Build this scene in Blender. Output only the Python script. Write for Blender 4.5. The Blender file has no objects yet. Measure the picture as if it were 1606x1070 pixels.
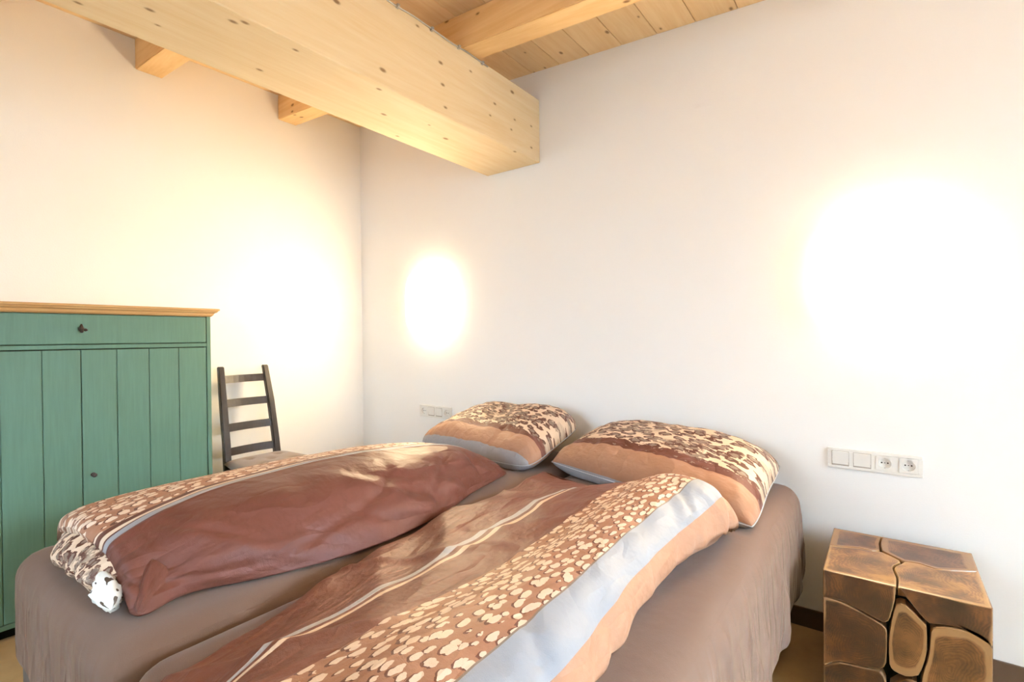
import bpy, bmesh, math, random
from mathutils import Vector, Matrix, noise
random.seed(7)
S = bpy.context.scene
COL = S.collection

# ------------------------------------------------------------------ camera
CAM = Vector((3.215, -2.400, 1.220))
YAW, PITCH, ROLL, FPX = math.radians(36.6588), math.radians(-0.4601), math.radians(-0.5633), 786.94
fwd = Vector((-math.sin(YAW)*math.cos(PITCH), math.cos(YAW)*math.cos(PITCH), math.sin(PITCH)))
rgt = Vector((math.cos(YAW), math.sin(YAW), 0)); upv = rgt.cross(fwd)
r2 = rgt*math.cos(ROLL)+upv*math.sin(ROLL); u2 = upv*math.cos(ROLL)-rgt*math.sin(ROLL)
cd = bpy.data.cameras.new('camera'); cam = bpy.data.objects.new('camera', cd); COL.objects.link(cam)
cd.sensor_width = 36; cd.sensor_fit = 'HORIZONTAL'; cd.lens = FPX/1606*36; cd.clip_start = .02
cam.matrix_world = Matrix(((r2.x, u2.x, -fwd.x, CAM.x), (r2.y, u2.y, -fwd.y, CAM.y), (r2.z, u2.z, -fwd.z, CAM.z), (0, 0, 0, 1)))
S.camera = cam

# ------------------------------------------------------------------ world, daylight, exposure
LAMP_COL = (1.0, .77, .46); LAMP_STRENGTH = 35.0; RIM_STRENGTH = 4.6
DAY_COL = (.58, .79, 1.0); DAY_POWER = 6500.0
w = bpy.data.worlds.new('world'); S.world = w; w.use_nodes = True
w.node_tree.nodes['Background'].inputs[0].default_value = (.70, .85, 1, 1)
w.node_tree.nodes['Background'].inputs[1].default_value = 1.5
XR, YF = 5.6, -4.4                       # far ends of the room
WY0, WY1, WZ0, WZ1 = -2.6, -0.8, .55, 2.20   # window opening in the right wall
VX0, VX1 = 0.7, 2.5                      # unseen window added behind the camera, to fill the bed wall
def sky_outside(name, loc, rot, sy, power):
    # the bright sky outside a window: higher than the window, so its light falls downwards into the room
    ld = bpy.data.lights.new(name, 'AREA'); ld.shape = 'RECTANGLE'
    ld.size = sy; ld.size_y = 2.8; ld.energy = power; ld.color = DAY_COL
    lo = bpy.data.objects.new(name, ld); COL.objects.link(lo); lo.location = loc; lo.rotation_euler = rot
sky_outside('daylight_right', (XR+2.4, (WY0+WY1)/2, 3.5), (math.radians(90-32), 0, math.radians(90)), 3.4, DAY_POWER)
sky_outside('front_fill_light', ((VX0+VX1)/2, YF-2.6, 3.0), (math.radians(90-22), 0, 0), 3.4, DAY_POWER*.042)  # added fill light, evens out the bed wall from the front
S.view_settings.view_transform = 'Standard'; S.view_settings.look = 'None'
S.view_settings.gamma = 1; S.view_settings.use_curve_mapping = False
S.view_settings.exposure = 0.92

# ------------------------------------------------------------------ node helpers
def srgb(r, g, b):
    f = lambda c: (c/12.92 if c <= .04045 else ((c+.055)/1.055)**2.4)
    return (f(r/255), f(g/255), f(b/255), 1)
class Mat:
    def __init__(s, name, rough=.6, spec=.3):
        s.m = bpy.data.materials.new(name); s.m.use_nodes = True; s.t = s.m.node_tree
        s.b = s.t.nodes['Principled BSDF']; s.b.inputs['Roughness'].default_value = rough
        s.b.inputs['Specular IOR Level'].default_value = spec
    def n(s, typ, **kw):
        nd = s.t.nodes.new('ShaderNode'+typ)
        for k, v in kw.items():
            if k.startswith('_'): setattr(nd, k[1:], v)
            else:
                key = int(k[1:]) if (k[0] == 'i' and k[1:].isdigit()) else k.replace('__', ' ')
                sock = nd.inputs[key]
                if isinstance(v, bpy.types.NodeSocket): s.t.links.new(v, sock)
                else: sock.default_value = v
        return nd
    def math(s, op, a, b=0.0, c=0.0): return s.n('Math', _operation=op, i0=a, i1=b, i2=c).outputs[0]
    def mix(s, f, a, b, blend='MIX'):
        nd = s.n('Mix', _data_type='RGBA', _blend_type=blend)
        for i, v in ((0, f), (6, a), (7, b)):
            if isinstance(v, bpy.types.NodeSocket): s.t.links.new(v, nd.inputs[i])
            else: nd.inputs[i].default_value = v
        return nd.outputs[2]
    def ramp(s, f, stops, interp='LINEAR'):
        nd = s.n('ValToRGB', Fac=f); r = nd.color_ramp; r.interpolation = interp
        while len(r.elements) < len(stops): r.elements.new(1)
        for e, (p, c) in zip(r.elements, stops): e.position = p; e.color = c
        return nd.outputs[0]
    def coord(s, which='Object'): return s.n('TexCoord').outputs[which]
    def mapping(s, v, scale=(1, 1, 1), loc=(0, 0, 0)): return s.n('Mapping', Vector=v, Scale=scale, Location=loc).outputs[0]
    def noise(s, v, scale, detail=3, rough=.5, out=0):
        return s.n('TexNoise', Vector=v, Scale=scale, Detail=detail, Roughness=rough).outputs[out]
    def color(s, c):
        i = s.b.inputs['Base Color']
        if isinstance(c, bpy.types.NodeSocket): s.t.links.new(c, i)
        else: i.default_value = c
        return s
    def bump(s, h, strength=.3, dist=.01):
        bn = s.n('Bump', Height=h, Strength=strength, Distance=dist); s.t.links.new(bn.outputs[0], s.b.inputs['Normal']); return s

def m_plaster(name='plaster', col=(.90, .88, .845, 1)):
    m = Mat(name, .85, .15); c = m.coord()
    m.color(m.mix(m.noise(c, 1.3, 2), col, tuple(x*.985 for x in col[:3])+(1,)))
    return m.bump(m.noise(c, 160, 4, .65), .12, .004).m
def m_plain(name, col, rough=.5, spec=.4, metal=0):
    m = Mat(name, rough, spec); m.b.inputs['Metallic'].default_value = metal
    c = m.coord(); m.color(m.mix(m.noise(c, 14, 3), col, tuple(x*.9 for x in col[:3])+(1,)))
    return m.m
def m_timber(name, axis, light, dark, knot, rough=.62, grain=1.0, knots=1.0, lam=0, kscale=10.5):
    """softwood; axis = grain direction index"""
    m = Mat(name, rough, .3); c = m.coord()
    rnd = m.n('ObjectInfo').outputs['Random']
    off = m.n('CombineXYZ', X=m.math('MULTIPLY', rnd, 13.), Y=m.math('MULTIPLY', rnd, 7.), Z=m.math('MULTIPLY', rnd, 5.)).outputs[0]
    c = m.n('VectorMath', _operation='ADD', i0=c, i1=off).outputs[0]
    sc = [1., 1., 1.]; sc[axis] = .07
    g = m.mapping(c, tuple(x*grain for x in sc))
    warp = m.noise(g, 3.5, 2, .5, 1)
    gv = m.n('VectorMath', _operation='MULTIPLY_ADD', i0=warp, i1=(.16, .16, .16), i2=g).outputs[0]
    n1 = m.noise(gv, 26, 4, .6); n2 = m.noise(gv, 90, 3, .6)
    f = m.math('ADD', m.math('MULTIPLY', n1, .7), m.math('MULTIPLY', n2, .3))
    col = m.ramp(f, [(.35, light), (.68, dark)])
    sx = m.n('SeparateXYZ', Vector=c).outputs
    oth = [i for i in range(3) if i != axis]
    kv = m.n('CombineXYZ', X=m.math('MULTIPLY', sx[axis], .55), Y=m.math('ADD', sx[oth[0]], m.math('MULTIPLY', sx[oth[1]], 1.07)), Z=0.0).outputs[0]
    vo = m.n('TexVoronoi', Vector=kv, Scale=kscale, Randomness=1.0, _voronoi_dimensions='2D')
    d = vo.outputs['Distance']
    sel = m.math('GREATER_THAN', m.n('SeparateColor', Color=vo.outputs['Color']).outputs[0], 1-.34*knots)
    d = m.math('ADD', d, m.math('MULTIPLY', m.n('SeparateColor', Color=vo.outputs['Color']).outputs[2], .055))
    kd = m.math('ADD', d, m.math('MULTIPLY', m.noise(c, 60, 2), .012))
    core = m.math('MULTIPLY', m.n('MapRange', Value=kd, i1=.125, i2=.065).outputs[0], m.math('MULTIPLY', sel, .8))
    halo = m.math('MULTIPLY', m.n('MapRange', Value=kd, i1=.17, i2=.05).outputs[0], m.math('MULTIPLY', sel, .35))
    col = m.mix(halo, col, tuple(x*.75 for x in dark[:3])+(1,))
    col = m.mix(core, col, knot)
    tint = m.math('MULTIPLY_ADD', rnd, .22, .89)
    col = m.mix(1.0, col, m.n('CombineColor', Red=tint, Green=tint, Blue=tint).outputs[0], 'MULTIPLY')
    if lam:
        z = m.n('SeparateXYZ', Vector=m.coord()).outputs[2]
        fr = m.math('FRACT', m.math('DIVIDE', z, lam))
        ln = m.math('LESS_THAN', fr, .03)
        col = m.mix(m.math('MULTIPLY', ln, .25), col, dark)
    m.color(col); m.bump(f, .10, .004)
    return m.m

# ------------------------------------------------------------------ mesh helpers
def tag(o, label, cat, group=None):
    o['label'] = label; o['category'] = cat
    if group: o['group'] = group
    return o
def thing(name, loc, label, cat, group=None):
    o = bpy.data.objects.new(name, None); COL.objects.link(o); o.location = loc; o.empty_display_size = .1
    return tag(o, label, cat, group)
def wloc(o):
    v = Vector((0, 0, 0))
    while o: v += o.location; o = o.parent
    return v
def link(name, bm, mat, parent=None, loc=None, smooth=False):
    """bm in world coordinates -> ONE mesh object whose origin is loc (or the base of its box)"""
    if bm.verts:
        bm.normal_update()
    me = bpy.data.meshes.new(name)
    if loc is None:
        if parent is None:
            xs = [v.co for v in bm.verts]
            lo_ = Vector([min(c[i] for c in xs) for i in range(3)]); hi = Vector([max(c[i] for c in xs) for i in range(3)])
            loc = Vector(((lo_.x+hi.x)/2, (lo_.y+hi.y)/2, lo_.z))
        else: loc = wloc(parent)
    loc = Vector(loc)
    for v in bm.verts: v.co -= loc
    if smooth:
        for f in bm.faces: f.smooth = True
    bm.to_mesh(me); bm.free(); me.materials.append(mat)
    o = bpy.data.objects.new(name, me); COL.objects.link(o)
    if parent: o.parent = parent; o.location = loc-wloc(parent)
    else: o.location = loc
    return o
def struct(name, bm, mat, parent=None, loc=None, smooth=False):
    o = link(name, bm, mat, parent, loc, smooth)
    if parent is None: o['kind'] = 'structure'
    return o
def box(bm, lo_, hi, bev=0.0, seg=2):
    b2 = bmesh.new(); bmesh.ops.create_cube(b2, size=1)
    for v in b2.verts: v.co = Vector([lo_[i]+(v.co[i]+.5)*(hi[i]-lo_[i]) for i in range(3)])
    if bev > 0: bmesh.ops.bevel(b2, geom=list(b2.edges), offset=bev, segments=seg, affect='EDGES', profile=.5)
    me = bpy.data.meshes.new('t'); b2.to_mesh(me); b2.free(); bm.from_mesh(me); bpy.data.meshes.remove(me)
    return bm
def bx(lo_, hi, bev=0.0, seg=2): return box(bmesh.new(), lo_, hi, bev, seg)
def hexa(pts, bev=0.0):
    """8 points: bottom ring 4 then top ring 4"""
    bm = bmesh.new(); v = [bm.verts.new(p) for p in pts]
    for f in ((3, 2, 1, 0), (4, 5, 6, 7), (0, 1, 5, 4), (1, 2, 6, 5), (2, 3, 7, 6), (3, 0, 4, 7)): bm.faces.new([v[i] for i in f])
    if bev: bmesh.ops.bevel(bm, geom=list(bm.edges), offset=bev, segments=2, affect='EDGES')
    bmesh.ops.recalc_face_normals(bm, faces=bm.faces); return bm
def tube(bm, pts, r, seg=8):
    pts = [Vector(p) for p in pts]; rings = []
    for i, p in enumerate(pts):
        t = (pts[min(i+1, len(pts)-1)]-pts[max(i-1, 0)]).normalized()
        a = t.cross(Vector((0, 0, 1)) if abs(t.z) < .9 else Vector((1, 0, 0))).normalized(); b = t.cross(a)
        rr = r[i] if isinstance(r, (list, tuple)) else r
        rings.append([bm.verts.new(p+a*rr*math.cos(2*math.pi*k/seg)+b*rr*math.sin(2*math.pi*k/seg)) for k in range(seg)])
    for i in range(len(rings)-1):
        for k in range(seg): bm.faces.new((rings[i][k], rings[i][(k+1) % seg], rings[i+1][(k+1) % seg], rings[i+1][k]))
    bm.faces.new(rings[0][::-1]); bm.faces.new(rings[-1]); return bm
def prism(poly, axis, a, b):
    """poly of 2-D points, extruded on axis from a to b"""
    bm = bmesh.new()
    def P(q, t):
        c = list(q); c.insert(axis, t); return c
    lo_ = [bm.verts.new(P(q, a)) for q in poly]; hi = [bm.verts.new(P(q, b)) for q in poly]
    n = len(poly)
    for i in range(n): bm.faces.new((lo_[i], lo_[(i+1) % n], hi[(i+1) % n], hi[i]))
    bm.faces.new(lo_[::-1]); bm.faces.new(hi)
    bmesh.ops.recalc_face_normals(bm, faces=bm.faces); return bm
def crom(P, t):
    """Catmull-Rom through list of tuples, t in 0..len-1"""
    n = len(P); i = max(0, min(int(t), n-2)); f = t-i
    p0 = P[max(i-1, 0)]; p1 = P[i]; p2 = P[i+1]; p3 = P[min(i+2, n-1)]
    return tuple(.5*((2*b)+(-a+c)*f+(2*a-5*b+4*c-d)*f*f+(-a+3*b-3*c+d)*f**3) for a, b, c, d in zip(p0, p1, p2, p3))
def grid_mesh(rows, uvs, close=True):
    bm = bmesh.new(); uvl = bm.loops.layers.uv.new('UVMap')
    V = [[bm.verts.new(p) for p in r] for r in rows]
    uvof = {}
    for r, ur in zip(V, uvs):
        for v, q in zip(r, ur): uvof[v] = q
    for i in range(len(V)-1):
        for j in range(len(V[0])-1):
            bm.faces.new((V[i][j], V[i][j+1], V[i+1][j+1], V[i+1][j]))
    if close:
        loop = V[0][:]+[r[-1] for r in V[1:]]+V[-1][-2::-1]+[r[0] for r in V[-2:0:-1]]
        try: bm.faces.new(loop[::-1])
        except ValueError: pass
    for f in bm.faces:
        for l in f.loops: l[uvl].uv = uvof[l.vert]
    return bm
def nz(x, y, z=0.): return noise.noise(Vector((x, y, z)))
def ridge(x, y, z=0.): return 1-2*abs(nz(x, y, z))

# ------------------------------------------------------------------ materials
M_WALL = m_plaster()
M_SPRUCE = m_timber('spruce_beam', 1, srgb(238, 216, 178), srgb(230, 201, 154), srgb(128, 86, 46), lam=.0)
M_RAFTER = m_timber('spruce_rafter', 0, srgb(234, 198, 144), srgb(220, 176, 118), srgb(115, 70, 36), knots=.8)
M_PLANK = m_timber('spruce_plank', 1, srgb(240, 210, 164), srgb(228, 190, 138), srgb(120, 74, 40), knots=.7)
M_CORNICE = m_timber('waxed_pine', 1, srgb(206, 166, 112), srgb(188, 144, 92), srgb(150, 105, 60), knots=.2)
def m_green():
    m = Mat('green_stain', .48, .35); c = m.coord()
    g = m.noise(m.mapping(c, (18, 18, 1.2)), 5, 4, .6)
    m.color(m.ramp(g, [(.3, srgb(88, 122, 104)), (.75, srgb(95, 130, 112))])); return m.bump(g, .06, .002).m
M_GREEN = m_green()
M_GAP = m_plain('dark_recess', srgb(26, 30, 24), .9, .1)
M_IRON = m_plain('dark_iron', srgb(60, 48, 42), .4, .5, .6)
def m_chairwood():
    m = Mat('black_brown_wood', .38, .45); c = m.coord()
    g = m.noise(m.mapping(c, (30, 30, 3)), 4, 4, .6)
    m.color(m.ramp(g, [(.3, srgb(40, 34, 32)), (.8, srgb(56, 47, 43))])); return m.bump(g, .05, .002).m
M_CHAIR = m_chairwood()
def m_cloth(name, col, scale=600, rough=.85, var=.08, sheen=.2):
    m = Mat(name, rough, .2); c = m.coord()
    n1 = m.noise(c, 5, 3); c2 = tuple(x*(1-var) for x in col[:3])+(1,)
    m.color(m.mix(n1, col, c2)); m.b.inputs['Sheen Weight'].default_value = sheen
    h = m.math('ADD', m.noise(c, scale, 2), m.math('MULTIPLY', m.noise(c, 18, 3), .8))
    return m.bump(h, .15, .004).m
M_CUSHION = m_cloth('taupe_cushion_cloth', srgb(128, 110, 98))
def m_sheet():
    m = Mat('taupe_jersey', .9, .15); c = m.coord(); col = srgb(108, 83, 68)
    m.color(m.mix(m.noise(c, 4, 3), col, tuple(x*.92 for x in col[:3])+(1,))); m.b.inputs['Sheen Weight'].default_value = .12
    sx = m.n('SeparateXYZ', Vector=c).outputs
    side = m.n('CombineXYZ', X=m.math('ADD', sx[1], sx[0]), Y=sx[2], Z=0.0).outputs[0]
    low = m.n('MapRange', Value=sx[2], i1=.585, i2=.50).outputs[0]
    cr = m.math('ADD', creases_s(m, side, 5.5, -.35, .22), m.math('MULTIPLY', creases_s(m, side, 12, -.2, .25), .5))
    h = m.math('ADD', m.math('MULTIPLY', m.math('MULTIPLY', cr, low), .9), m.math('ADD', m.math('MULTIPLY', m.noise(c, 500, 1), .03), m.math('MULTIPLY', m.noise(c, 9, 3), .35)))
    return m.bump(h, .5, .02).m
def creases_s(m, v, scale, rot, squash, width=9.):
    p = m.n('Mapping', Vector=v, Rotation=(0, 0, rot), Scale=(1, squash, 1)).outputs[0]
    n_ = m.noise(p, scale, 1, .4)
    k = m.math('MAXIMUM', m.math('SUBTRACT', 1.0, m.math('MULTIPLY', m.math('ABSOLUTE', m.math('SUBTRACT', n_, .5)), width)), 0.0)
    return m.math('POWER', k, 1.6)
M_SHEET = m_sheet()
M_BASE = m_cloth('charcoal_upholstery', srgb(58, 52, 50), 400, .95, .1)
M_WHITEPLASTIC = m_plain('white_plastic', srgb(238, 234, 226), .3, .5)
M_SOCKETHOLE = m_plain('socket_hole', srgb(60, 52, 45), .6, .3)
M_STEEL = m_plain('galvanised_steel', srgb(190, 190, 188), .35, .5, .7)
M_SKIRT = m_plain('brown_skirting_tile', srgb(84, 62, 46), .35, .45)
def m_floor():
    m = Mat('beige_floor_tile', .35, .4); c = m.coord()
    f = m.math('ADD', m.math('MULTIPLY', m.noise(c, 2.2, 4), .6), m.math('MULTIPLY', m.noise(c, 14, 4, .6), .4))
    col = m.ramp(f, [(.3, srgb(140, 112, 76)), (.7, srgb(172, 142, 100))])
    m.color(col); return m.bump(f, .05, .003).m
M_FLOOR = m_floor()

# fabric prints --------------------------------------------------------------
BROWN = srgb(92, 50, 38); DKBROWN = srgb(84, 46, 32); TAN = srgb(158, 116, 90); CREAM = srgb(210, 184, 158); GREYB = srgb(148, 146, 148); TAUPE = srgb(128, 110, 96)
def leopard(m, uv, scale):
    """animal rosettes: cream ground, brown broken rings, grey-brown centres"""
    wv = m.noise(uv, scale*.55, 3, .55, 1)
    p = m.n('VectorMath', _operation='MULTIPLY_ADD', i0=wv, i1=(.9/scale,)*3, i2=uv).outputs[0]
    vo = m.n('TexVoronoi', Vector=p, Scale=scale, Randomness=.95).outputs['Distance']
    jag = m.math('MULTIPLY', m.math('SUBTRACT', m.noise(uv, scale*3.2, 3), .5), .42)
    d = m.math('ADD', vo, jag)
    ring = m.math('MULTIPLY', m.math('LESS_THAN', d, .52), m.math('GREATER_THAN', m.noise(uv, scale*1.9, 2), .36))
    core = m.math('LESS_THAN', d, .31)
    col = m.mix(ring, CREAM, DKBROWN); col = m.mix(core, col, TAUPE)
    zone = m.n('MapRange', Value=m.noise(uv, scale*.22, 2), i1=.53, i2=.60).outputs[0]      # denser streaky fields
    st = m.math('GREATER_THAN', m.noise(p, scale*1.5, 3, .6), .52)
    st2 = m.math('LESS_THAN', m.noise(p, scale*1.7, 3, .6), .43)
    dense = m.mix(st2, m.mix(st, TAUPE, DKBROWN), CREAM)
    return m.mix(zone, col, dense)
def pebbles(m, uv, scale):
    """cream pebble spots with a dark one-sided rim on tan-brown ground"""
    wv = m.noise(uv, scale*.9, 2, .5, 1)
    p = m.n('VectorMath', _operation='MULTIPLY_ADD', i0=wv, i1=(.55/scale,)*3, i2=m.mapping(uv, (1.15, .85, 1))).outputs[0]
    jag = m.math('MULTIPLY', m.math('SUBTRACT', m.noise(uv, scale*2.2, 2), .5), .30)
    vo = m.n('TexVoronoi', Vector=p, Scale=scale, Randomness=.72)
    rs = m.math('MULTIPLY', m.n('SeparateColor', Color=vo.outputs['Color']).outputs[1], .12)
    e = m.math('ADD', m.math('ADD', vo.outputs['Distance'], jag), rs)
    p2 = m.n('VectorMath', _operation='ADD', i0=p, i1=(.10/scale, .10/scale, 0)).outputs[0]
    e2 = m.math('ADD', m.math('ADD', m.n('TexVoronoi', Vector=p2, Scale=scale, Randomness=.72).outputs['Distance'], jag), rs)
    base = srgb(154, 108, 82)
    col = m.mix(m.math('LESS_THAN', e2, .50), base, srgb(92, 52, 36))
    return m.mix(m.math('LESS_THAN', e, .47), col, srgb(218, 194, 172))
def creases(m, v, scale, rot, squash, width=9.):
    p = m.n('Mapping', Vector=v, Rotation=(0, 0, rot), Scale=(1, squash, 1)).outputs[0]
    n_ = m.noise(p, scale, 1, .4)
    k = m.math('MAXIMUM', m.math('SUBTRACT', 1.0, m.math('MULTIPLY', m.math('ABSOLUTE', m.math('SUBTRACT', n_, .5)), width)), 0.0)
    return m.math('POWER', k, 1.6)
def cloth_finish(m, uv, wr=.5):
    a = m.noise(uv, 7, 4, .6); b = m.noise(uv, 420, 1)
    c1 = creases(m, uv, 6, .6, .45); c2 = creases(m, uv, 13, -.5, .5, 7.); c3 = creases(m, uv, 26, 1.2, .6, 6.)
    h = m.math('ADD', m.math('MULTIPLY', a, .9), m.math('MULTIPLY', b, .04))
    h = m.math('ADD', h, m.math('MULTIPLY', c1, .28)); h = m.math('SUBTRACT', h, m.math('MULTIPLY', c2, .16)); h = m.math('ADD', h, m.math('MULTIPLY', c3, .05))
    return m.bump(h, wr, .02)
def m_duvet(name, bands, spot, spot_scale):
    m = Mat(name, .5, .22); uv = m.coord('UV'); u = m.n('SeparateXYZ', Vector=uv).outputs[0]
    uj = m.math('ADD', u, m.math('MULTIPLY', m.math('SUBTRACT', m.noise(uv, 3, 2), .5), .01))
    col = m.ramp(uj, bands, 'CONSTANT')
    if spot:
        mask = m.math('MULTIPLY', m.math('GREATER_THAN', uj, spot[0]), m.math('LESS_THAN', uj, spot[1]))
        col = m.mix(mask, col, pebbles(m, uv, spot_scale))
    m.color(col); cloth_finish(m, uv); return m.m
def m_leopard(name, scale):
    m = Mat(name, .55, .3); uv = m.coord('UV'); m.color(leopard(m, uv, scale)); cloth_finish(m, uv); return m.m
def m_pillow(name, b0, b1, b2, scale=19):
    """v: grey up to b0, tan up to b1, brown up to b2 (flecked), leopard beyond"""
    m = Mat(name, .55, .3); uv = m.coord('UV'); v = m.n('SeparateXYZ', Vector=uv).outputs[1]
    col = m.ramp(v, [(0, GREYB), (b0, TAN), (b1, srgb(96, 52, 38))], 'CONSTANT')
    fl = m.math('MULTIPLY', m.math('GREATER_THAN', m.noise(uv, 34, 2), .64), m.math('GREATER_THAN', v, b1+.012))
    col = m.mix(fl, col, TAUPE)
    vj = m.math('ADD', v, m.math('MULTIPLY', m.math('SUBTRACT', m.noise(uv, 16, 4, .7), .5), .16))
    col = m.mix(m.math('GREATER_THAN', vj, b2), col, leopard(m, uv, scale))
    m.color(col); cloth_finish(m, uv); return m.m

# ================================================================== ROOM SHELL
SL = .062
ceil_z = lambda x: 2.832-SL*x
raft_z = lambda x: 2.672-SL*x
TH = .15
struct('floor', bx((-TH, YF-TH, -.1), (XR+TH, TH, 0)), M_FLOOR)
def wallpoly(name, y0, y1):        # gable-shaped wall in the x-z plane
    p = [(-TH, 0), (XR+TH, 0), (XR+TH, ceil_z(XR)+.02), (-TH, ceil_z(-TH)+.02)]
    struct(name, prism(p, 1, y0, y1), M_WALL)
wallpoly('wall_back', 0, TH)
bm = prism([(-TH, 0), (VX0, 0), (VX0, ceil_z(VX0)+.02), (-TH, ceil_z(-TH)+.02)], 1, YF-TH, YF)
def more(bm, poly):
    b2 = prism(poly, 1, YF-TH, YF); me = bpy.data.meshes.new('t'); b2.to_mesh(me); b2.free(); bm.from_mesh(me); bpy.data.meshes.remove(me)
more(bm, [(VX1, 0), (XR+TH, 0), (XR+TH, ceil_z(XR)+.02), (VX1, ceil_z(VX1)+.02)])
more(bm, [(VX0, 0), (VX1, 0), (VX1, WZ0), (VX0, WZ0)])
more(bm, [(VX0, WZ1), (VX1, WZ1), (VX1, ceil_z(VX1)+.02), (VX0, ceil_z(VX0)+.02)])
struct('wall_front', bm, M_WALL)
struct('wall_left', bx((-TH, YF, 0), (0, 0, ceil_z(0)+.02)), M_WALL)
bm = bmesh.new(); zt = ceil_z(XR)+.02
box(bm, (XR, YF, 0), (XR+TH, 0, WZ0)); box(bm, (XR, YF, WZ1), (XR+TH, 0, zt))
box(bm, (XR, YF, WZ0), (XR+TH, WY0, WZ1)); box(bm, (XR, WY1, WZ0), (XR+TH, 0, WZ1))
struct('wall_right', bm, M_WALL)
# window
M_FRAME = m_plain('white_window_frame', srgb(235, 235, 232), .4, .4)
mg = Mat('window_glass', .0, .5); mg.color((1, 1, 1, 1)); mg.b.inputs['Transmission Weight'].default_value = 1; mg.b.inputs['IOR'].default_value = 1.02
def window(name, a0, a1, P):
    """P(a, d, z): a along the wall, d outwards from the room face"""
    def pb(bm, a, b, d0, d1, z0, z1, bev=0.):
        p, q = P(a, d0, z0), P(b, d1, z1)
        return box(bm, [min(i, j) for i, j in zip(p, q)], [max(i, j) for i, j in zip(p, q)], bev)
    am = (a0+a1)/2
    win = bpy.data.objects.new(name, None); COL.objects.link(win); win.location = P(am, .08, WZ0); win['kind'] = 'structure'
    bm = bmesh.new()
    for a, b, z0, z1 in ((a0, a0+.05, WZ0, WZ1), (a1-.05, a1, WZ0, WZ1), (a0+.05, a1-.05, WZ0, WZ0+.05), (a0+.05, a1-.05, WZ1-.05, WZ1), (am-.035, am+.035, WZ0+.05, WZ1-.05)):
        pb(bm, a, b, .05, .11, z0, z1, .004)
    link('window_frame', bm, M_FRAME, win)
    for a, b in ((a0+.05, am-.035), (am+.035, a1-.05)):
        link('pane', pb(bmesh.new(), a, b, .078, .082, WZ0+.05, WZ1-.05), mg.m, win)
    link('window_sill', pb(bmesh.new(), a0-.04, a1+.04, -.12, .05, WZ0-.03, WZ0, .005), M_FRAME, win)
window('window_1', WY0, WY1, lambda a, d, z: (XR+d, a, z))
window('added_fill_window', VX0, VX1, lambda a, d, z: (a, YF-d, z))  # unseen opening added so that fill light reaches the bed wall

# ceiling: a board deck whose planks run along the room
deck = bmesh.new()
v = [(-TH, YF-TH, ceil_z(-TH)+.022), (XR+TH, YF-TH, ceil_z(XR+TH)+.022), (XR+TH, TH, ceil_z(XR+TH)+.022), (-TH, TH, ceil_z(-TH)+.022)]
deck.free(); deck = hexa(v+[(a, b, c+.1) for a, b, c in v])
ceiling = struct('ceiling', deck, M_PLANK, None, (2.5, -2, 2.9))
PW = .1835; k0 = 1.961
xs = [k0+PW*i for i in range(-12, 22)]; xs = [x for x in xs if -.16 < x < XR+.1]
for i, x in enumerate([xs[0]-PW]+xs):
    a, b = max(x+.0012, 0.0), min(x+PW-.0012, XR)
    if b-a < .02: continue
    zz = [(a, YF, ceil_z(a)), (b, YF, ceil_z(b)), (b, 0, ceil_z(b)), (a, 0, ceil_z(a))]
    link('plank', hexa(zz+[(p, q, r+.0215) for p, q, r in zz], .0015), M_PLANK, ceiling, (a, YF, ceil_z(a)))
# skirting
struct('baseboard_back', bx((.01, -.010, 0), (XR, 0, .078), .002), M_SKIRT)
struct('baseboard_left', bx((0, YF, 0), (.010, -.011, .078), .002), M_SKIRT)

# rafters
RW = .125
lab = {0: 'honey coloured spruce rafter crossing the ceiling nearest the bed wall',
       1: 'honey coloured spruce rafter whose end shows below the big beam, above the green cabinet'}
for k in range(2):
    yc = -.583-.787*k; y0, y1 = yc-RW/2, yc+RW/2
    lo4 = [(0, y0, raft_z(0)), (XR, y0, raft_z(XR)), (XR, y1, raft_z(XR)), (0, y1, raft_z(0))]
    hi4 = [(a, b, ceil_z(a)) for a, b, c in lo4]
    o = link('rafter', hexa(lo4+hi4, .004), M_RAFTER); tag(o, lab[k], 'rafter', 'rafters under the plank ceiling')
    # small joint block seen on the side of the second rafter
for k in range(2, 5):
    yc = -.583-.787*k; y0, y1 = yc-RW/2, yc+RW/2
    lo4 = [(0, y0, raft_z(0)), (XR, y0, raft_z(XR)), (XR, y1, raft_z(XR)), (0, y1, raft_z(0))]
    hi4 = [(a, b, ceil_z(a)) for a, b, c in lo4]
    o = link('rafter', hexa(lo4+hi4, .004), M_RAFTER); tag(o, ('third', 'fourth', 'fifth')[k-2]+' spruce rafter counted from the bed wall, overhead towards the front wall', 'rafter', 'rafters under the plank ceiling')
# big beam
BX0, BX1, BZ0, BZ1 = 1.255, 1.641, 2.209, 2.566
o = link('ceiling_beam', bx((BX0, YF, BZ0), (BX1, -.001, BZ1), .006), M_SPRUCE)
tag(o, 'massive pale spruce beam with dark knots running into the bed wall', 'beam')
# steel wire along the beam edge
t = thing('steel_wire', (BX1+.006, -1.2, 2.55), 'thin steel wire clipped along the upper edge of the big beam', 'wire')
pts = []
y = -2.2
while y < -.49: pts.append((BX1+.007+.0015*math.sin(y*37), y, 2.553+.003*math.sin(y*19))); y += .04
pts.append((BX1+.012, -.478, 2.548))
link('wire', tube(bmesh.new(), pts, .0032, 6), M_STEEL, t, smooth=True)
for y in (-.513, -.681, -.852, -1.041, -1.22, -1.40, -1.58):
    bm = bmesh.new(); box(bm, (BX1, y-.006, 2.545), (BX1+.014, y+.006, 2.561), .002); tube(bm, [(BX1+.012, y, 2.553), (BX1+.018, y, 2.556)], .004, 8)
    link('clip', bm, M_STEEL, t)

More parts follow.
